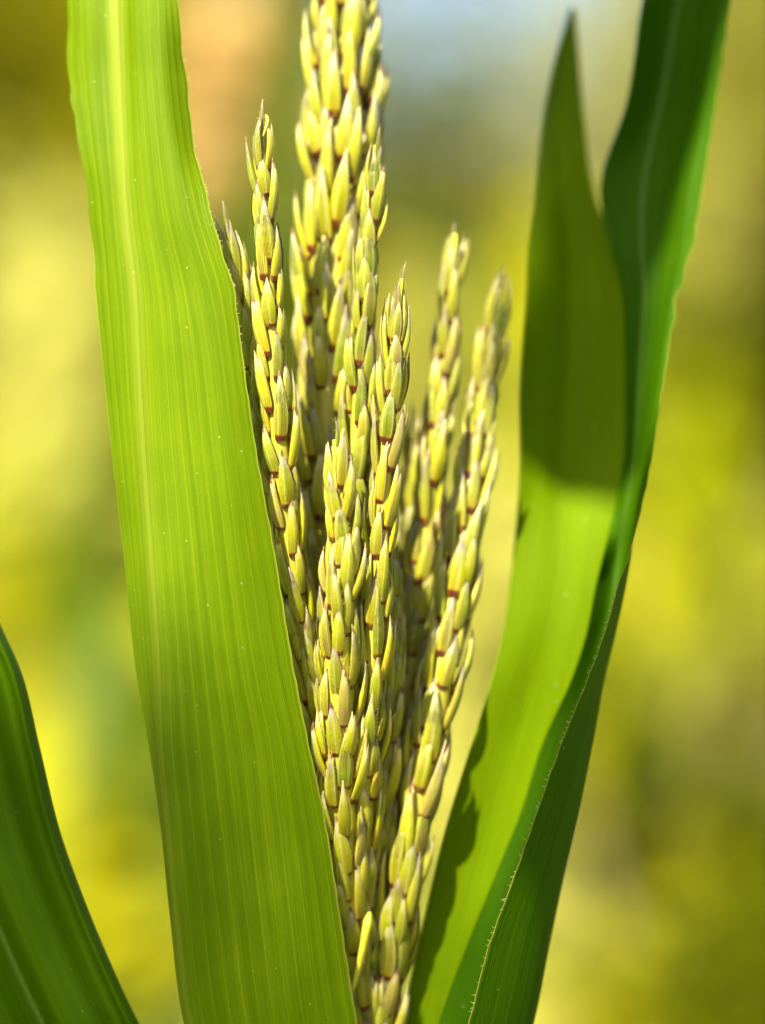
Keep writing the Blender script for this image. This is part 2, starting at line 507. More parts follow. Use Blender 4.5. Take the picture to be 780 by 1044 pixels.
def bush(name, label, cat, px, py, rx, ry, dist, mat, n=2600, size=0.05, ydepth=None, group=None, seed=1, nclump=26, spread=0.27, trunk=0.03, low=True):
    """woody plant whose crown is centred where the photo shows it, dist metres from the lens"""
    c = P(px, py, dist - D)
    k = PX * dist / D
    rad = (rx * k, ydepth or rx * k * 0.8, ry * k)
    if low:
        topz = c.z + rad[2]
        n = int(n * min(2.2, topz / (2 * rad[2])))
        nclump = int(nclump * 1.5)
        c = Vector((c.x, c.y, topz / 2)); rad = (rad[0], rad[1], topz / 2 + .05)
    root = empty(name, (c.x, c.y, 0))
    tag(root, label, cat, group)
    r = random.Random(seed)
    t = MB()
    top = c.z + rad[2] * 0.5
    pts = [Vector((c.x + r.uniform(-.03, .03) * (i > 0), c.y + r.uniform(-.03, .03) * (i > 0), max(top, 0.3) * i / 5)) for i in range(6)]
    tube(t, pts, [trunk * (1.3 - 0.19 * i) for i in range(6)], 8)
    for i in range(7):
        a = r.uniform(0, 6.28); h = r.uniform(0.45, 0.95) * max(top, 0.3)
        b = Vector((c.x, c.y, h))
        e = Vector((c.x + math.cos(a) * rad[0] * 0.75, c.y + math.sin(a) * rad[1] * 0.75, min(h + rad[2] * r.uniform(.2, .7), c.z + rad[2] * .8)))
        mid = (b + e) * 0.5 + Vector((0, 0, -0.04))
        tube(t, [b, mid, e], [trunk * .45, trunk * .32, trunk * .12], 6)
    t.build('trunk', M_BARK, root, (c.x, c.y, 0))
    m = MB()
    leaf_cloud(m, c, rad, n, size, nclump, spread, seed)
    m.build('crown', mat, root, c, smooth=False)
    return root


def fol(name, c, blue, spread=1.45, t_mix=0.45):
    a = (min(.8, c[0] * 1.02), min(.8, c[1] * 1.10), blue * .7)
    return foliage_material(name, tuple(x / spread for x in a), a, tuple(min(.85, x * 1.3) for x in a), t_mix, 0.6, 0.08)


F_YELLOW = fol('yellow_foliage', (0.56, 0.51), 0.02)
F_LEMON = fol('lemon_foliage', (0.60, 0.545), 0.23)
F_PALE = fol('pale_foliage', (0.50, 0.45), 0.14)
F_OLIVE = fol('olive_foliage', (0.12, 0.132), 0.001)
F_DOLIVE = fol('dark_olive_foliage', (0.042, 0.041), 0.0006)
F_LIME = fol('lime_foliage', (0.34, 0.345), 0.002)
F_GOLD = fol('gold_foliage', (0.32, 0.285), 0.012)
F_KHAKI = fol('khaki_foliage', (0.36, 0.325), 0.085)
F_GREEN = fol('green_foliage', (0.12, 0.165), 0.006)
F_DARK = foliage_material('dark_foliage', (0.015, 0.045, 0.008), (0.04, 0.08, 0.012), (0.06, 0.12, 0.012), 0.3, 0.6, 0.1)
F_TAN = foliage_material('tan_foliage', (0.46, 0.32, 0.11), (0.64, 0.47, 0.20), (0.6, 0.44, 0.16), 0.3, 0.6, 0.1)

# far row of trees
bush('tree', 'tall gold green tree filling the background behind the big sunlit leaf', 'tree', 60, 120, 290, 420, 11, F_GOLD, 9000, 0.16, seed=11, nclump=60, trunk=0.14)
bush('tree', 'broad khaki tree behind the folded right leaf', 'tree', 810, 140, 245, 330, 12, F_KHAKI, 9000, 0.16, seed=12, nclump=60, trunk=0.14)
bush('tree', 'dark olive tree behind the tassel, its top just under the pale sky', 'tree', 470, 340, 275, 300, 13, F_OLIVE, 8000, 0.16, seed=13, nclump=60, trunk=0.13)


# the same hedge row carries on past both sides of the frame
for i, (px, py, dist, mt) in enumerate([(-420, 150, 11.5, F_OLIVE), (-980, 130, 12.5, F_GOLD), (-1560, 160, 11.5, F_OLIVE), (-2200, 150, 12.5, F_GOLD),
                                        (1250, 170, 11.5, F_GOLD), (1800, 140, 12.5, F_OLIVE), (2400, 160, 12.0, F_GOLD)]):
    bush('tree', 'bushy tree carrying the hedge row on past the edge of the frame', 'tree', px, py, 330, 400, dist, mt, 5000, 0.18, group='trees beyond the frame', seed=60 + i, nclump=60, trunk=0.13)
for i, (px, py, dist, mt) in enumerate([(-230, 560, 4.6, F_LIME), (-520, 470, 5.6, F_LEMON), (-850, 600, 4.8, F_GOLD), (-1300, 520, 5.6, F_OLIVE),
                                        (980, 560, 4.8, F_GOLD), (1280, 470, 5.6, F_LIME), (1650, 560, 5.0, F_OLIVE)]):
    bush('shrub', 'low shrub carrying the hedge row on past the edge of the frame', 'shrub', px, py, 180, 150, dist, mt, 1800, 0.085, group='shrubs beyond the frame', seed=80 + i, nclump=22, spread=0.2)


def shrub(label, px, top, rx, dist, mat, n=2600, seed=0):
    """shrub rising from the ground to the height where the photo shows its top"""
    ry = 110
    return bush('shrub', label, 'shrub', px, top + ry, rx, ry, dist, mat, int(n * .75), 0.085, seed=seed, nclump=16, spread=0.17)


shrub('dark olive shrub in the upper left corner', 15, 30, 90, 8.0, F_DOLIVE, seed=40)
shrub('lemon shrub lit by the sun below the dark olive one at the left edge', 35, 165, 95, 7.0, F_LEMON, seed=41)
shrub('small olive shrub at the left edge between two pale ones', -15, 285, 45, 6.2, F_KHAKI, seed=42)
shrub('palest lemon shrub at the left edge, half way up', 15, 330, 95, 5.6, F_LEMON, seed=21)
shrub('golden shrub at the left edge just above the low left leaf', -10, 480, 75, 4.8, F_YELLOW, seed=43)
shrub('bright yellow shrub between the low left leaf and the big sunlit leaf', 90, 620, 150, 3.5, F_YELLOW, 3000, seed=22)
shrub('dark green shrub low down beside the foot of the big sunlit leaf', 168, 930, 75, 2.8, F_DARK, 2400, seed=23)
shrub('lime yellow shrub under the dark olive tree, above the right tassel branches', 500, 128, 75, 9.5, F_LIME, seed=25)
shrub('pale yellow shrub beside the thick central spike', 420, 165, 60, 8.2, F_PALE, seed=44)
shrub('bright yellow shrub touching the torn right leaf', 555, 195, 60, 7.4, F_YELLOW, seed=45)
shrub('grey green shrub between the two right tassel branch tips', 478, 325, 34, 5.2, F_KHAKI, seed=46)
shrub('pale yellow shrub between the tassel and the right leaf', 512, 385, 78, 4.0, F_LEMON, 3000, seed=24)
shrub('dark olive shrub at the right edge near the top', 790, 85, 75, 8.6, F_DOLIVE, seed=47)
shrub('pale khaki shrub just right of the folded leaf top', 715, 165, 65, 8.0, F_PALE, seed=48)
shrub('green olive shrub at the right edge above the darkest one', 735, 255, 125, 6.8, F_OLIVE, 3000, seed=26)
shrub('darkest olive shrub at the right edge', 755, 320, 105, 6.0, F_DOLIVE, seed=49)
shrub('golden lime shrub at the right edge half way up', 745, 415, 110, 5.4, F_LIME, seed=27)
shrub('bright yellow shrub close to the right of the folded leaf', 660, 490, 50, 5.0, F_YELLOW, seed=50)
shrub('khaki shrub at the right edge below the golden lime one', 725, 575, 105, 4.6, F_KHAKI, seed=28)
shrub('small green shrub right of the folded leaf, below the khaki one', 650, 675, 60, 4.2, F_GREEN, seed=51)
shrub('dark olive shrub at the right edge below the khaki one', 770, 655, 75, 4.1, F_DOLIVE, seed=52)
shrub('golden khaki shrub low on the right', 680, 745, 125, 3.7, F_GOLD, 3400, seed=29)
shrub('dark olive shrub in the lower right corner', 755, 915, 105, 3.2, F_OLIVE, 2600, seed=53)
bush('withered_shrub', 'withered tan shrub between the big leaf and the tassel top', 'shrub', 240, 90, 68, 100, 3.2, F_TAN, 1600, 0.06, seed=30, low=False)


def ribbon(mb, pts, widths, up, vshape=0.25, ncol=6, wave=0.0, seed=0):
    """arching grass blade along pts"""
    r = random.Random(seed); ph = r.uniform(0, 6)
    n = len(pts); verts = []; uvs = []; faces = []; L = 0
    for i, p in enumerate(pts):
        t = (pts[min(i+1, n-1)] - pts[max(i-1, 0)]).normalized()
        s = t.cross(up).normalized(); nn = s.cross(t).normalized()
        if i: L += (p - pts[i-1]).length
        for k in range(ncol + 1):
            a = k / ncol * 2 - 1
            q = p + s * a * widths[i] * 0.5 + nn * (abs(a) * vshape * widths[i] * 0.5 + wave * widths[i] * abs(a) * math.sin(i * 0.9 + ph + (a > 0) * 2))
            verts.append(q); uvs.append((k / ncol, L))
    for i in range(n - 1):
        for k in range(ncol):
            b = i * (ncol + 1) + k
            faces.append((b, b+1, b+ncol+2, b+ncol+1))
    mb.add(verts, faces, uvs)


def maize(label, base_xy, height, leaves, mat=None, seed=0, paths=()):
    x, y = base_xy
    root = empty('maize_plant', (x, y, 0))
    tag(root, label, 'maize plant', 'maize plants standing behind')
    r = random.Random(seed)
    t = MB()
    pts = [Vector((x + 0.01 * math.sin(i), y, height * i / 8)) for i in range(9)]
    tube(t, pts, [0.014 - 0.0011 * i for i in range(9)], 10)
    t.build('stalk', M_STALK, root, (x, y, 0))
    for (h, az, ln, rise, w) in leaves:
        d = Vector((math.cos(R(az)), math.sin(R(az)), 0))
        p = []; ws = []
        for i in range(15):
            q = i / 14
            p.append(Vector((x, y, h)) + d * ln * (q * 0.8) + Vector((0, 0, rise * ln * (q * 1.5 - 1.6 * q * q))))
            ws.append(w * (0.55 + 0.45 * min(1, q * 4)) * max(0.02, (1 - q ** 2.2)))
        m = MB(); ribbon(m, p, ws, Vector((0, 0, 1)), 0.35, 6, 0.12, r.random())
        m.build('leaf', mat or M_BGLEAF, root, (x, y, h))
    for (keys, w) in paths:
        q = [Vector(v) for v in herm(range(len(keys)), [tuple(P(*k)) for k in keys], np.linspace(0, len(keys) - 1, 20))]
        m = MB(); ribbon(m, q, [w * (0.5 + .5 * min(1, i / 5)) * max(.03, 1 - (i / 19) ** 3) for i in range(20)], Vector((-.3, -1, .3)), 0.25, 6, 0.08, 5)
        m.build('leaf', mat or M_BGLEAF, root, (x, y, q[0].z))
    return root


c = P(285, 600, 1.5)
maize('blurred maize plant directly behind the left tassel branch', (c.x, c.y), 1.75,
      [(1.25, 175, .5, 1.0, .06), (1.35, 10, .5, 1.1, .06), (1.5, 120, .45, 1.2, .05), (1.55, 300, .4, 1.0, .05), (1.0, 30, .6, .7, .07), (0.9, 200, .6, .7, .07)], M_BGDARK, seed=3,
      paths=[([(285, 600, 1.5), (258, 400, 1.46), (255, 280, 1.42), (284, 150, 1.38), (312, 20, 1.36), (340, -120, 1.3), (390, -260, 1.3)], .062)])
c = P(240, 980, 1.75)
maize('blurred maize plant behind the big sunlit leaf, one green leaf showing to its left', (c.x, c.y), 1.5,
      [(1.15, 80, .5, 1.2, .07), (1.2, 250, .45, 1.3, .06), (1.35, 170, .4, 1.1, .05), (0.9, 20, .6, .7, .07)], None, seed=4,
      paths=[([(230, 960, 1.75), (160, 790, 1.75), (112, 690, 1.72), (82, 610, 1.7), (85, 530, 1.66), (130, 430, 1.6)], .10)])

# unseen plant added left of the frame, its leaves shaped to shade the right-hand leaves
def sunward(px, py, dep, t):
    return P(px, py, dep) + TO_SUN * t

TS = 1.20
def shade_spine(pts, n):
    q = [tuple(sunward(px, py, dp, TS)) for (px, py, dp) in pts]
    return [Vector(v) for v in herm(range(len(q)), q, np.linspace(0, len(q) - 1, n))]


spine = shade_spine([(745, -500, .068), (705, -220, .068), (655, -20, .068), (634, 150, .067), (620, 310, .064), (610, 430, .059), (604, 515, .055)], 30)
spine2 = shade_spine([(960, -420, .0), (840, 60, .0), (740, 360, .006), (672, 540, .012), (630, 660, .016), (598, 780, .014), (572, 860, .012), (552, 925, .012)], 30)
SHADE_BASE = Vector((spine[0].x - .28, spine[0].y + .05, 0))
shade_plant = empty('maize_plant', SHADE_BASE)
tag(shade_plant, 'unseen maize plant added left of the frame, leaves shaped to shade the right leaves', 'maize plant', 'maize plants standing behind')
t_ = MB()
tube(t_, [SHADE_BASE + Vector((0, 0, spine[0].z * i / 8)) for i in range(9)], [0.015 - 0.001 * i for i in range(9)], 10)
t_.build('stalk', M_STALK, shade_plant, SHADE_BASE)
lead = [SHADE_BASE + Vector((0, 0, spine[0].z - .1)), SHADE_BASE + Vector((.06, 0, spine[0].z + .05)), SHADE_BASE + Vector((.17, .02, spine[0].z + .08)), spine[0]]
lead = [Vector(q) for q in herm(range(4), [tuple(q) for q in lead], np.linspace(0, 3, 12))]
full = lead[:-1] + spine
m_ = MB()
ribbon(m_, full, [0.076 - 0.037 * max(0, min(1, (i - 18) / 12)) for i in range(len(full))], TO_SUN, 0.10, 8, 0.03, 2)
m_.build('leaf', M_BGLEAF, shade_plant, full[0])
lead2 = [SHADE_BASE + Vector((0, 0, spine2[0].z - .12)), SHADE_BASE + Vector((.08, 0, spine2[0].z + .04)), spine2[0]]
lead2 = [Vector(q) for q in herm(range(3), [tuple(q) for q in lead2], np.linspace(0, 2, 12))]
m_ = MB()
full = lead2[:-1] + spine2
ribbon(m_, full, [0.038 - 0.008 * min(1, i / len(full)) for i in range(len(full))], TO_SUN, 0.10, 8, 0.03, 4)
m_.build('leaf', M_BGLEAF, shade_plant, full[0])

# unseen young tree added behind the lens to put soft shade on the foot
SPC = sunward(60, 1300, .0, 4.2)
sap = empty('shade_sapling', (SPC.x, SPC.y, 0))
tag(sap, 'unseen young tree added behind the camera to shade the foot of the maize', 'tree')
t_ = MB()
tube(t_, [Vector((SPC.x + .01 * math.sin(i * 1.7), SPC.y, (SPC.z + .1) * i / 8)) for i in range(9)], [0.018 - 0.0017 * i for i in range(9)], 8)
t_.build('trunk', M_BARK, sap, (SPC.x, SPC.y, 0))
m_ = MB()
leaf_cloud(m_, SPC, (.155, .155, .155), 900, 0.032, 160, 0.10, 78, 0.5)
m_.build('crown', F_GREEN, sap, SPC, smooth=False)

# ------------------------------------------------------------------ the maize plant in focus
BASE = P(385, 1300, 0.02)
plant = empty('maize_plant', (BASE.x, BASE.y, 0))
tag(plant, 'sharp maize plant in front with yellow tassel between broad green leaves', 'maize plant')

st = MB()
pts = [Vector((BASE.x + 0.004 * math.sin(i * 1.3), BASE.y, BASE.z * 1.02 * i / 12)) for i in range(13)]
tube(st, pts, [0.013 - 0.0005 * i for i in range(13)], 14)
for i in range(2, 12, 2):
    tube(st, [pts[i] - Vector((0, 0, .004)), pts[i], pts[i] + Vector((0, 0, .004))], [0.0125 - .0005 * i, 0.0152 - .0005 * i, 0.0125 - .0005 * i], 14)
tube(st, [pts[-1], P(378, 1180, .018), P(374, 1100, .015)], [0.0068, 0.006, 0.005], 12)
st.build('stalk', M_STALK, plant, (BASE.x, BASE.y, 0))

ALL_FACES = []     # (vertices, faces, id) for finding which spikelets are seen


def blade(name, keys, us, mat, nrow=160, ncol=44, ripple=None, label=None, hair_side=None, hair_rng=None, hair_n=0, ridge=None, hl=(1, 4), nick=None):
    """keys: rows of (y, [x...], [depth...]) in photo pixels / metres; us: position of each column across the blade"""
    ys = np.array([k[0] for k in keys], float)
    X = np.array([k[1] for k in keys], float)
    Dp = np.array([k[2] for k in keys], float)
    yq = np.linspace(ys[0], ys[-1], nrow)
    uq = np.linspace(0, 1, ncol + 1)
    Xr = herm(ys, X, yq); Dr = herm(ys, Dp, yq)
    verts = []; uvs = []; Lacc = 0; prev = None; faces = []
    for i in range(nrow):
        xs = herm(us, Xr[i], uq)[:, 0]; ds = herm(us, Dr[i], uq)[:, 0]
        for k in range(ncol + 1):
            dd = ds[k]
            if ripple: dd += ripple(uq[k], yq[i])
            if ridge: dd -= ridge[1] * math.exp(-((uq[k] - ridge[0]) / ridge[2]) ** 2)
            xx = xs[k] + (nick(uq[k], yq[i]) if nick else 0)
            verts.append(P(xx, yq[i], dd))
        cur = verts[-1 - ncol // 2]
        if prev is not None: Lacc += (cur - prev).length
        prev = cur
        uvs += [(uu, Lacc) for uu in uq]
    for i in range(nrow - 1):
        for k in range(ncol):
            b = i * (ncol + 1) + k
            faces.append((b, b + ncol + 1, b + ncol + 2, b + 1))
    mb = MB(); mb.add(verts, faces, uvs)
    ALL_FACES.append((verts, faces, -1))
    # rounded margins
    for kk in (0, ncol):
        line = [verts[i * (ncol + 1) + kk] for i in range(nrow)]
        b0 = len(mb.v)
        tube(mb, line, [0.00011] * nrow, 5)
        for q in range(b0, len(mb.uv)): mb.uv[q] = (0.0 if kk == 0 else 1.0, mb.uv[q][1])
    # margin hairs
    rr = random.Random(5)
    if hair_n:
        kk = 0 if hair_side == 'L' else ncol
        for _ in range(hair_n):
            y = rr.uniform(*hair_rng)
            i = min(nrow - 2, max(1, int((y - yq[0]) / (yq[-1] - yq[0]) * (nrow - 1))))
            fr_ = rr.random()
            a = verts[i * (ncol + 1) + kk].lerp(verts[(i + 1) * (ncol + 1) + kk], fr_)
            inn = verts[i * (ncol + 1) + (kk + 3 if kk == 0 else kk - 3)]
            o = (a - inn).normalized()
            o = (o + Vector((0, 0, rr.uniform(0.1, 0.9))) + Vector((rr.uniform(-.2, .2), rr.uniform(-.5, .5), 0))).normalized()
            ln = rr.uniform(*hl) * PX * 1.2
            tube(mb, [a, a + o * ln * .6, a + o * ln + Vector((0, 0, ln * .2))], [0.00005, 0.00004, 0.00001], 4, mi=1, cap=False)
    ob = mb.build(name, [mat, M_HAIR], plant, P(385, 1150, 0.01))
    if label: ob['label'] = label
    return ob


# big sunlit blade, left
kA = []
for (y, L, mid, F, Rr, dL, dm, dF, dR) in [
    (-620, 106, 110, 113, 116, .110, .110, .110, .110),
    (-320, 86, 118, 138, 152, .060, .058, .056, .056),
    (-120, 74, 118, 156, 170, .032, .030, .024, .022),
    (0, 68, 118, 165, 181, .020, .018, .010, .010),
    (90, 72, 121, 171, 191, .017, .013, .004, .008),
    (140, 80, 123, 177, 197, .016, .010, .001, .006),
    (220, 92, 128, 190, 216, .013, .006, -.003, .000),
    (300, 98, 137, 212, 239, .011, .002, -.006, -.004),
    (360, 104, 140, 222, 247, .010, .000, -.008, -.006),
    (440, 112, 144, 232, 258, .009, -.002, -.009, -.007),
    (570, 127, 153, 250, 281, .008, -.006, -.009, -.006),
    (690, 140, 160, 268, 301, .006, -.009, -.008, -.004),
    (760, 152, 163, 283, 315, .005, -.011, -.006, -.001),
    (834, 163, 170, 293, 331, .004, -.012, -.004, .003),
    (930, 173, 180, 305, 346, .004, -.012, -.002, .006),
    (1044, 188, 195, 320, 364, .006, -.009, .003, .011),
    (1160, 225, 232, 345, 385, .012, .000, .010, .018),
    (1300, 345, 352, 390, 412, .022, .014, .018, .026)]:
    kA.append((y, [L, (L + mid) / 2, mid, mid * .5 + F * .5, F, Rr],
               [dL, (dL + dm) / 2 - .0015, dm, (dm + dF) / 2 - .0015, dF, dR]))


def ripA(u, y):
    w = 0.0
    if u > 0.5:
        w += 0.0022 * ((u - 0.5) / 0.5) ** 2 * math.sin(y / 58.0 + 0.6) * max(0, min(1, (520 - y) / 300))
    if u < 0.3:
        w += 0.0025 * ((0.3 - u) / 0.3) ** 2 * math.sin(y / 37.0) * max(0, min(1, (330 - y) / 200))
    w += 0.0006 * math.sin(y / 90.0 + u * 7) + 0.00025 * math.sin(u * 95) * 0.3
    return w


blade('leaf', kA, [0, .15, .3, .58, .83, 1], M_LEAF_A, 220, 80, ripA, 'broad sunlit leaf crossing in front of the tassel',
      'R', (20, 380), 90, ridge=(0.3, 0.0011, 0.035), hl=(1.0, 3.2),
      nick=lambda u, y: (max(0, u - .9) / .1) * (1.3 * math.sin(y / 11.0) * math.sin(y / 37.0) * (y < 330) + .5 * math.sin(y / 5.1) * math.sin(y / 23.0))
      + (max(0, .12 - u) / .12) * (-4.0 * math.exp(-((y - 103) / 7.0) ** 2) + 1.2 * math.sin(y / 13.0) * (y < 300)))

# right, torn blade behind
kR1 = []
for (y, L, m, E, dL, dm, dE) in [
    (8, 581, 583, 586, .090, .090, .090),
    (60, 566, 578, 590, .082, .089, .092),
    (120, 554, 574, 595, .076, .087, .090),
    (180, 548, 574, 602, .071, .085, .084),
    (215, 545, 577, 611, .067, .080, .074),
    (243, 541, 582, 627, .064, .077, .066),
    (262, 539, 585, 638, .062, .075, .062),
    (300, 537, 586, 643, .058, .071, .058),
    (400, 530, 584, 644, .053, .066, .054),
    (480, 530, 580, 641, .047, .058, .052),
    (540, 526, 577, 634, .043, .050, .049),
    (600, 520, 570, 624, .038, .044, .046),
    (680, 505, 550, 608, .034, .039, .042),
    (760, 480, 525, 590, .034, .037, .040),
    (850, 453, 500, 565, .031, .035, .038),
    (960, 428, 470, 535, .030, .033, .036),
    (1044, 410, 450, 510, .030, .032, .035),
    (1160, 392, 420, 460, .028, .030, .032),
    (1300, 372, 385, 400, .026, .029, .029)]:
    kR1.append((y, [L, (L + m) / 2 - 1, m, (m + E) / 2, E], [dL, dL * .5 + dm * .5, dm, dm * .6 + dE * .4, dE]))
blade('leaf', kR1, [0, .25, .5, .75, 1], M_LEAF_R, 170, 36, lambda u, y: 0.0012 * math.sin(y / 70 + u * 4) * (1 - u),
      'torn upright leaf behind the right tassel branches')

# right, folded blade
kR2 = []
for (y, A, C, F, M, dA, dC, dF, dM) in [
    (-420, 800, 806, 812, 816, .090, .095, .090, .088),
    (-200, 712, 738, 764, 778, .075, .085, .074, .068),
    (0, 655, 690, 726, 745, .062, .074, .060, .050),
    (100, 640, 672, 712, 731, .058, .070, .055, .045),
    (200, 612, 652, 695, 715, .060, .060, .046, .040),
    (250, 622, 652, 690, 706, .058, .054, .042, .036),
    (300, 635, 656, 681, 691, .055, .048, .038, .032),
    (350, 637, 653, 673, 683, .053, .046, .036, .029),
    (400, 638, 650, 665, 675, .051, .043, .033, .025),
    (470, 636, 645, 656, 664, .048, .041, .030, .019),
    (530, 624, 635, 647, 651, .044, .040, .027, .013),
    (570, 614, 630, 643, 640, .036, .042, .025, .009),
    (600, 607, 626, 638, 630, .035, .040, .024, .007),
    (650, 597, 616, 627, 615, .033, .038, .022, .005),
    (690, 584, 604, 617, 600, .031, .034, .021, .004),
    (754, 555, 585, 605, 574, .030, .031, .020, .003),
    (829, 531, 562, 590, 547, .029, .029, .019, .002),
    (903, 501, 540, 573, 521, .027, .027, .019, .001),
    (960, 478, 520, 561, 500, .026, .026, .019, .000),
    (1044, 447, 492, 544, 478, .025, .025, .019, .000),
    (1160, 412, 455, 505, 448, .020, .028, .020, .004),
    (1300, 372, 395, 420, 402, .016, .022, .022, .012)]:
    kR2.append((y, [A, C, (C + F) / 2 + (F - C) * .1, F, (F + M) / 2 + (F - M) * .12, M],
                [dA, dC, (dC + dF) / 2 + .003, dF, (dF + dM) / 2 - .001, dM]))
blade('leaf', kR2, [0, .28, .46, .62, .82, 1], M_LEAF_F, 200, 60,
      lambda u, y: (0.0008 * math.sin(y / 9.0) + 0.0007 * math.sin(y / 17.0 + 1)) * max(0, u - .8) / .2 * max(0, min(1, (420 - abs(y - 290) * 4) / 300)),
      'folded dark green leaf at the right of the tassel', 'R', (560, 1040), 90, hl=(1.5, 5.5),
      nick=lambda u, y: (max(0, u - .9) / .1) * (2.2 * math.sin(y / 6.3) * math.exp(-((y - 300) / 45.0) ** 2) + .6 * math.sin(y / 4.7) * math.sin(y / 29.0) - 3.0 * math.exp(-((y - 596) / 5.0) ** 2)))

# low left blade
kL = []
for (y, M, dM) in [(480, -70, -.004), (560, -30, -.006), (635, 0, -.008), (680, 20, -.009), (760, 40, -.010), (850, 62, -.011), (930, 91, -.012),
                   (1000, 121, -.012), (1044, 142, -.012), (1150, 200, -.008), (1350, 300, 0.0), (1560, 372, .012)]:
    w = max(0.25, min(1, (1700 - y) / 560))
    kL.append((y, [M, M - 11 * w, M - 15 * w, M - 48 * w, M - 82 * w, M - 97 * w, M - 106 * w, M - 150 * w, M - 205 * w],
               [dM + .001, dM - .004, dM + .0005, dM - .0035, dM - .003, dM + .006, dM + .004, dM - .004, dM + .004]))
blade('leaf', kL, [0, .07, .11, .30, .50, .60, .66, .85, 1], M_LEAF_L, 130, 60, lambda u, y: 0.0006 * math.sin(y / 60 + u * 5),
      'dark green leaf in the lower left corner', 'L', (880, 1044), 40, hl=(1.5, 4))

# ------------------------------------------------------------------ tassel
SPV = np.array([0, .06, .14, .26, .40, .55, .70, .83, .93, 1.0])
SPW = np.array([.72, .83, .92, 1.0, .99, .86, .61, .34, .16, .05])


def spikelet(mb, base, tdir, out, L, W, rnd, r, hairs=0, slim=1.0, gape=0.0):
    """one closed floret: inner body plus an overlapping keeled outer glume"""
    t = tdir.normalized(); o = (out - t * out.dot(t)).normalized(); s = t.cross(o)
    th = W * 0.52
    curve = r.uniform(0.03, 0.085) * L
    side_bend = r.uniform(-.05, .05) * L
    n1 = 12
    verts = []; uvs = []; faces = []
    for v, w in zip(SPV, SPW):
        cpt = base + t * (v * L) + o * (curve * math.sin(v * 3.0)) + s * side_bend * v * v
        for k in range(n1):
            a = 2 * math.pi * k / n1
            keel = 1 + 0.12 * max(0, math.cos(a)) ** 6
            verts.append(cpt + o * (math.cos(a) * th * w * keel * .93) + s * (math.sin(a) * W * w * .93 * slim))
            uvs.append((k / n1, v))
    nr = len(SPV)
    for i in range(nr - 1):
        for k in range(n1):
            k2 = (k + 1) % n1
            faces.append((i*n1+k, i*n1+k2, (i+1)*n1+k2, (i+1)*n1+k))
    faces.append(tuple((nr-1)*n1 + k for k in range(n1)))
    faces.append(tuple(range(n1 - 1, -1, -1)))
    mb.add(verts, faces, uvs, rnd)
    # outer glume, wrapped over one side
    verts = []; uvs = []; faces = []
    n2 = 9
    a0 = r.uniform(-1.0, 0.4) - 1.15; a1 = a0 + r.uniform(2.5, 3.0)
    ltip = r.uniform(0.90, 1.02)
    for v, w in zip(SPV, SPW):
        vv = v * ltip
        cpt = base + t * (vv * L) + o * (curve * math.sin(vv * 3.0) + gape * L * v * v) + s * side_bend * vv * vv
        for k in range(n2):
            q = k / (n2 - 1)
            a = a0 + (a1 - a0) * q
            keel = 1 + 0.10 * math.exp(-((q - .5) / .12) ** 2)
            lift = 1.03 + 0.05 * v
            verts.append(cpt + o * (math.cos(a) * th * w * keel * lift) + s * (math.sin(a) * W * w * lift * slim))
            uvs.append((2 + q, v))
    for i in range(nr - 1):
        for k in range(n2 - 1):
            faces.append((i*n2+k, i*n2+k+1, (i+1)*n2+k+1, (i+1)*n2+k))
    mb.add(verts, faces, uvs, rnd)
    for _ in range(hairs):
        v = r.uniform(.2, .97); w = np.interp(v, SPV, SPW)
        a = r.choice([-1, 1]) * r.uniform(.9, 1.9)
        cpt = base + t * (v * L) + o * (curve * math.sin(v * 3.0))
        d = (o * math.cos(a) * .6 + s * math.sin(a)).normalized()
        p0 = cpt + o * (math.cos(a) * th * w) + s * (math.sin(a) * W * w)
        ln = r.uniform(1.2, 3.6) * PX
        tube(mb, [p0, p0 + (d + t * .7).normalized() * ln], [0.000035, 0.00001], 3, mi=1, cap=False)


BRANCHES = []     # (name label, pts, spikelet L, W, whorl n, step, outward angle, taper)


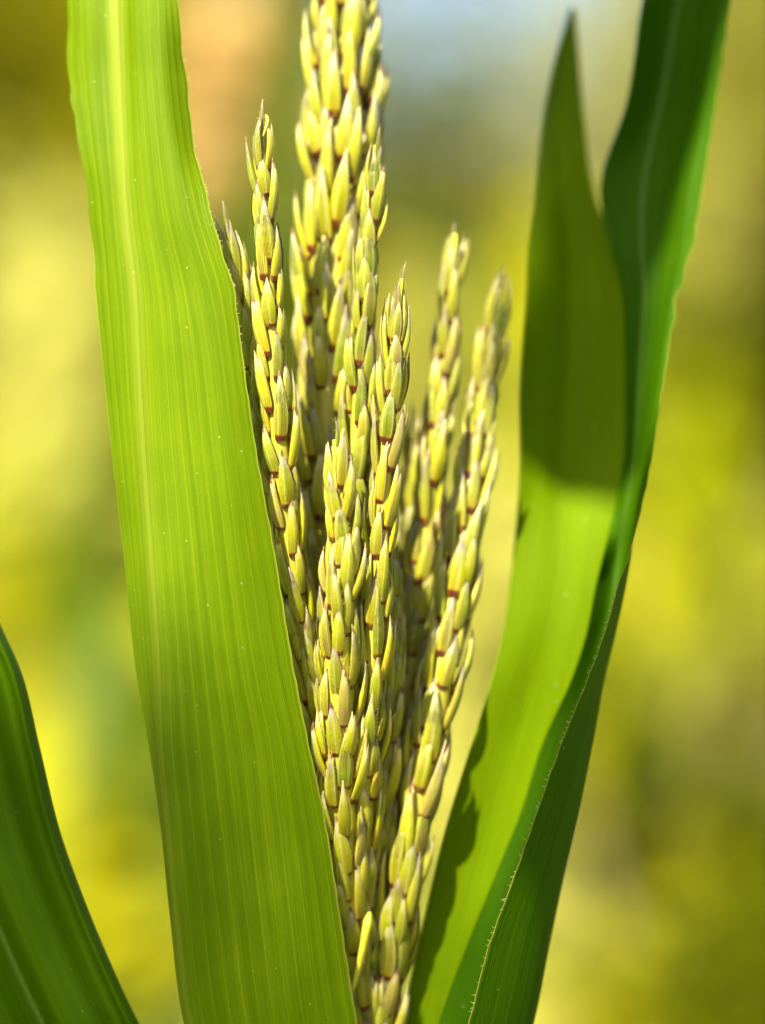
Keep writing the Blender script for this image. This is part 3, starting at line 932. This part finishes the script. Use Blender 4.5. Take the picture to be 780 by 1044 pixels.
def branch(label, keys, L, W, n, step, ang, r0, seed, hairs=0, rbias=0.0, tipL=0.8):
    keys = [k for k in keys]
    pts = [P(*k) for k in keys]
    acc = [0.0]
    for a, b in zip(pts[:-1], pts[1:]): acc.append(acc[-1] + (b - a).length)
    tot = acc[-1]
    PT = np.array([tuple(p) for p in pts])
    at = lambda s: Vector(herm(acc, PT, [s])[0])
    r = random.Random(seed)
    N = 60
    axis = [at(tot * i / N) for i in range(N + 1)]
    rm = MB()
    tube(rm, axis, [r0 * PX * (0.25 + 0.75 * min(1, i / 22)) for i in range(N + 1)], 8)
    sp = []
    s = L * PX * 0.85
    j = 0
    rot0 = r.uniform(0, 6.28)
    while s < tot:
        p = at(s); t = (at(max(0, s - .002)) - at(min(tot, s + .002))).normalized()   # towards the tip
        f = min(1, s / (L * PX * 5))
        grow = tipL + (1 - tipL) * f
        a = Vector((0, -1, 0)); a = (a - t * a.dot(t)).normalized(); b = t.cross(a)
        for k in range(n):
            th = rot0 + (k + 0.5 * (j % 2)) * 2 * math.pi / n + r.uniform(-.3, .3)
            o = a * math.cos(th) + b * math.sin(th)
            rad = r0 * PX * (0.35 + .65 * f) * r.uniform(.85, 1.08)
            base = p + o * rad + t * r.uniform(-.13, .13) * L * PX
            ag = ang * r.uniform(.1, 1.9) * (0.55 + .45 * f) + (r.random() < .03) * R(7)
            td = t * math.cos(ag) + o * math.sin(ag) + b * r.uniform(-.10, .10)
            m = MB()
            spikelet(m, base, td, o, L * 1.05 * PX * grow * r.uniform(.74, 1.16), W * .93 * PX * grow * r.uniform(.78, 1.12),
                     min(1, max(0, r.gauss(.45 + rbias, .28))), r, hairs if o.y < 0.35 else 0, gape=r.choice([0, 0, .02, .05, .09]))
            sp.append((m, base))
        s += step * PX * (0.8 + .2 * f) * r.uniform(.92, 1.08)
        j += 1
    # slender unopened tip
    t = (at(0) - at(.003)).normalized()
    for q in range(3):
        m = MB()
        o = Vector((r.uniform(-1, 1), -1, 0)).normalized()
        b = at(L * PX * (.25 + .38 * q))
        spikelet(m, b, t + o * r.uniform(-.05, .14) + Vector((r.uniform(-.16, .16), 0, 0)), o, L * PX * (.6 + .1 * q), W * PX * (.34 + .13 * q), r.random() * .5, r, hairs)
        sp.append((m, b))
    BRANCHES.append((label, rm, sp, at(tot)))


END = (376, 1110, .030)
branch('thick central spike rising out of the top of the frame, out of focus',
       [(340, -190, .048), (348, -80, .045), (349, 60, .041), (346, 180, .037), (341, 300, .034), (336, 420, .032), (337, 560, .032), (345, 760, .032), (360, 950, .032), END],
       70, 10.2, 9, 35, R(6), 30, 101, 0, -.3)
branch('left branch beside the edge of the sunlit leaf',
       [(266, 124, .000), (269, 180, .000), (273, 260, .000), (277, 340, .000), (284, 440, .001), (291, 520, .003), (302, 610, .007), (318, 720, .014), (340, 860, .022), (362, 1000, .028), END],
       66, 8.6, 4, 32, R(2), 10.2, 102, 12, 0.0)
branch('greener branch against the central spike, shade put into its spikelet colour',
       [(383, 148, .012), (381, 200, .012), (375, 280, .012), (369, 370, .012), (364, 460, .013), (362, 560, .016), (362, 700, .020), (366, 880, .026), END],
       66, 8.5, 4, 32, R(2), 10, 103, 5, .32)  # green tint bias puts this branch's shade into the spikelet colour
branch('slim branch right of the central spike',
       [(409, 288, -.001), (404, 340, -.001), (399, 410, -.001), (392, 490, .000), (386, 570, .001), (381, 650, .003), (376, 730, .007), (371, 820, .013), (368, 930, .021), END],
       67, 8.8, 4, 32, R(2), 11, 104, 15, .12)
branch('short front branch in sharp focus, pale at its tip',
       [(343, 448, -.004), (346, 500, -.004), (347, 560, -.004), (346, 620, -.004), (345, 690, .000), (346, 770, .006), (350, 860, .013), (357, 960, .021), END],
       66, 9.1, 6, 32, R(3.5), 17, 105, 18, -.15)
branch('blurred branch leaning right, inner one of two',
       [(464, 248, .044), (458, 310, .042), (450, 390, .040), (442, 470, .037), (432, 560, .036), (422, 650, .035), (411, 760, .034), (398, 900, .033), END],
       72, 8.8, 4, 35, R(2), 11, 106, 3, -.2)
branch('blurred branch leaning right, outer one of two',
       [(513, 294, .045), (502, 350, .042), (491, 420, .037), (481, 490, .032), (469, 570, .027), (456, 650, .025), (441, 735, .023), (426, 820, .022), (410, 910, .023), (396, 1000, .026), END],
       74, 9.4, 5, 35, R(2), 14, 107, 5, -.15)
branch('short blurred branch between the slim one and the right pair',
       [(420, 428, .054), (419, 500, .052), (417, 580, .048), (412, 680, .044), (404, 820, .038), (390, 980, .034), END],
       68, 8.5, 5, 30, R(2), 9, 108, 0, -.1)
branch('blurred branch mostly hidden behind the sunlit leaf',
       [(231, 228, .010), (240, 290, .009), (250, 350, .009), (260, 420, .009), (272, 500, .011), (288, 590, .012), (309, 680, .011), (325, 770, .014), (345, 890, .025), (365, 1020, .029), END],
       70, 8.8, 6, 30, R(3), 11.5, 109, 3, -.45)

branch('low branch wedged in the gap behind the front branches',
       [(402, 560, .018), (400, 620, .018), (397, 700, .018), (392, 780, .021), (384, 880, .026), (378, 1000, .029), END],
       67, 8.6, 5, 29, R(2), 9.5, 110, 3, .05)
branch('low branch half hidden by the edge of the sunlit leaf',
       [(309, 575, .012), (315, 640, .012), (324, 720, .013), (335, 800, .017), (347, 890, .022), (362, 1000, .027), END],
       67, 8.8, 5, 29, R(3), 10, 111, 6, -.4)

# which spikelets does the lens see: one ray per few photo pixels
VV = []; FF = []; ID = []
sid = 0
for verts, faces, i in ALL_FACES:
    b = len(VV); VV += [tuple(v) for v in verts]; FF += [tuple(q + b for q in f) for f in faces]; ID += [-1] * len(faces)
owner = []
for bi, (lab, rm, sp, e) in enumerate(BRANCHES):
    for k, (m, base) in enumerate(sp):
        b = len(VV); VV += m.v; FF += [tuple(q + b for q in f) for f in m.f]; ID += [sid] * len(m.f)
        owner.append((bi, k)); sid += 1
bvh = BVHTree.FromPolygons(VV, FF)
seen = {}
eye = Vector(cam.location)
for yy in range(2, 1044, 4):
    for xx in range(210, 540, 4):
        hit = bvh.ray_cast(eye, (P(xx, yy, 0) - eye).normalized())
        if hit[2] is not None and ID[hit[2]] >= 0:
            seen[ID[hit[2]]] = seen.get(ID[hit[2]], 0) + 1
top = set(sorted(seen, key=lambda i: -seen[i])[:100])
print('spikelets', sid, 'seen', len(seen))
rest = MB()
k = 0
for bi, (lab, rm, sp, e) in enumerate(BRANCHES):
    bo = rm.build('tassel_branch', M_RACHIS, plant, e)
    bo['label'] = lab
    for m, base in sp:
        if k in top:
            m.build('spikelet', [M_SPK, M_HAIR], bo, base)
        else:
            rest.merge(m)
        k += 1
ro = rest.build('spikelet_cover', [M_SPK, M_HAIR], plant, P(*END))
ro['kind'] = 'stuff'

# pale young sprout low between two branches, and thin unopened shoots at the branch tips
for keys, r0_, in [([(360, 1010, .018), (366, 985, .014), (371, 962, .012), (374, 945, .011), (377, 930, .012)], 4.6),
                   ([(268, 140, -.001), (271, 131, -.002), (273, 123, -.002), (271, 117, -.002)], 1.9),
                   ([(345, 505, -.006), (345, 475, -.007), (348, 455, -.007), (350, 437, -.007)], 2.2),
                   ([(343, 500, -.007), (341, 478, -.008), (341, 464, -.008), (339, 455, -.008)], 1.8),
                   ([(408, 310, -.002), (409, 295, -.002), (410, 284, -.002)], 1.8),
                   ([(461, 268, .038), (464, 250, .038), (464, 238, .038)], 2.3),
                   ([(509, 315, .034), (513, 298, .034), (516, 281, .034)], 2.2)]:
    sm = MB()
    line = herm(range(len(keys)), [tuple(P(*q)) for q in keys], np.linspace(0, len(keys) - 1, 16))
    tube(sm, [Vector(q) for q in line], [PX * r0_ * (.5 + .5 * min(1, i / 9) - (i > 13) * (i - 13) * .3) for i in range(16)], 10, rnd=.1)
    sm.build('sprout', M_SPROUT, plant, line[0])
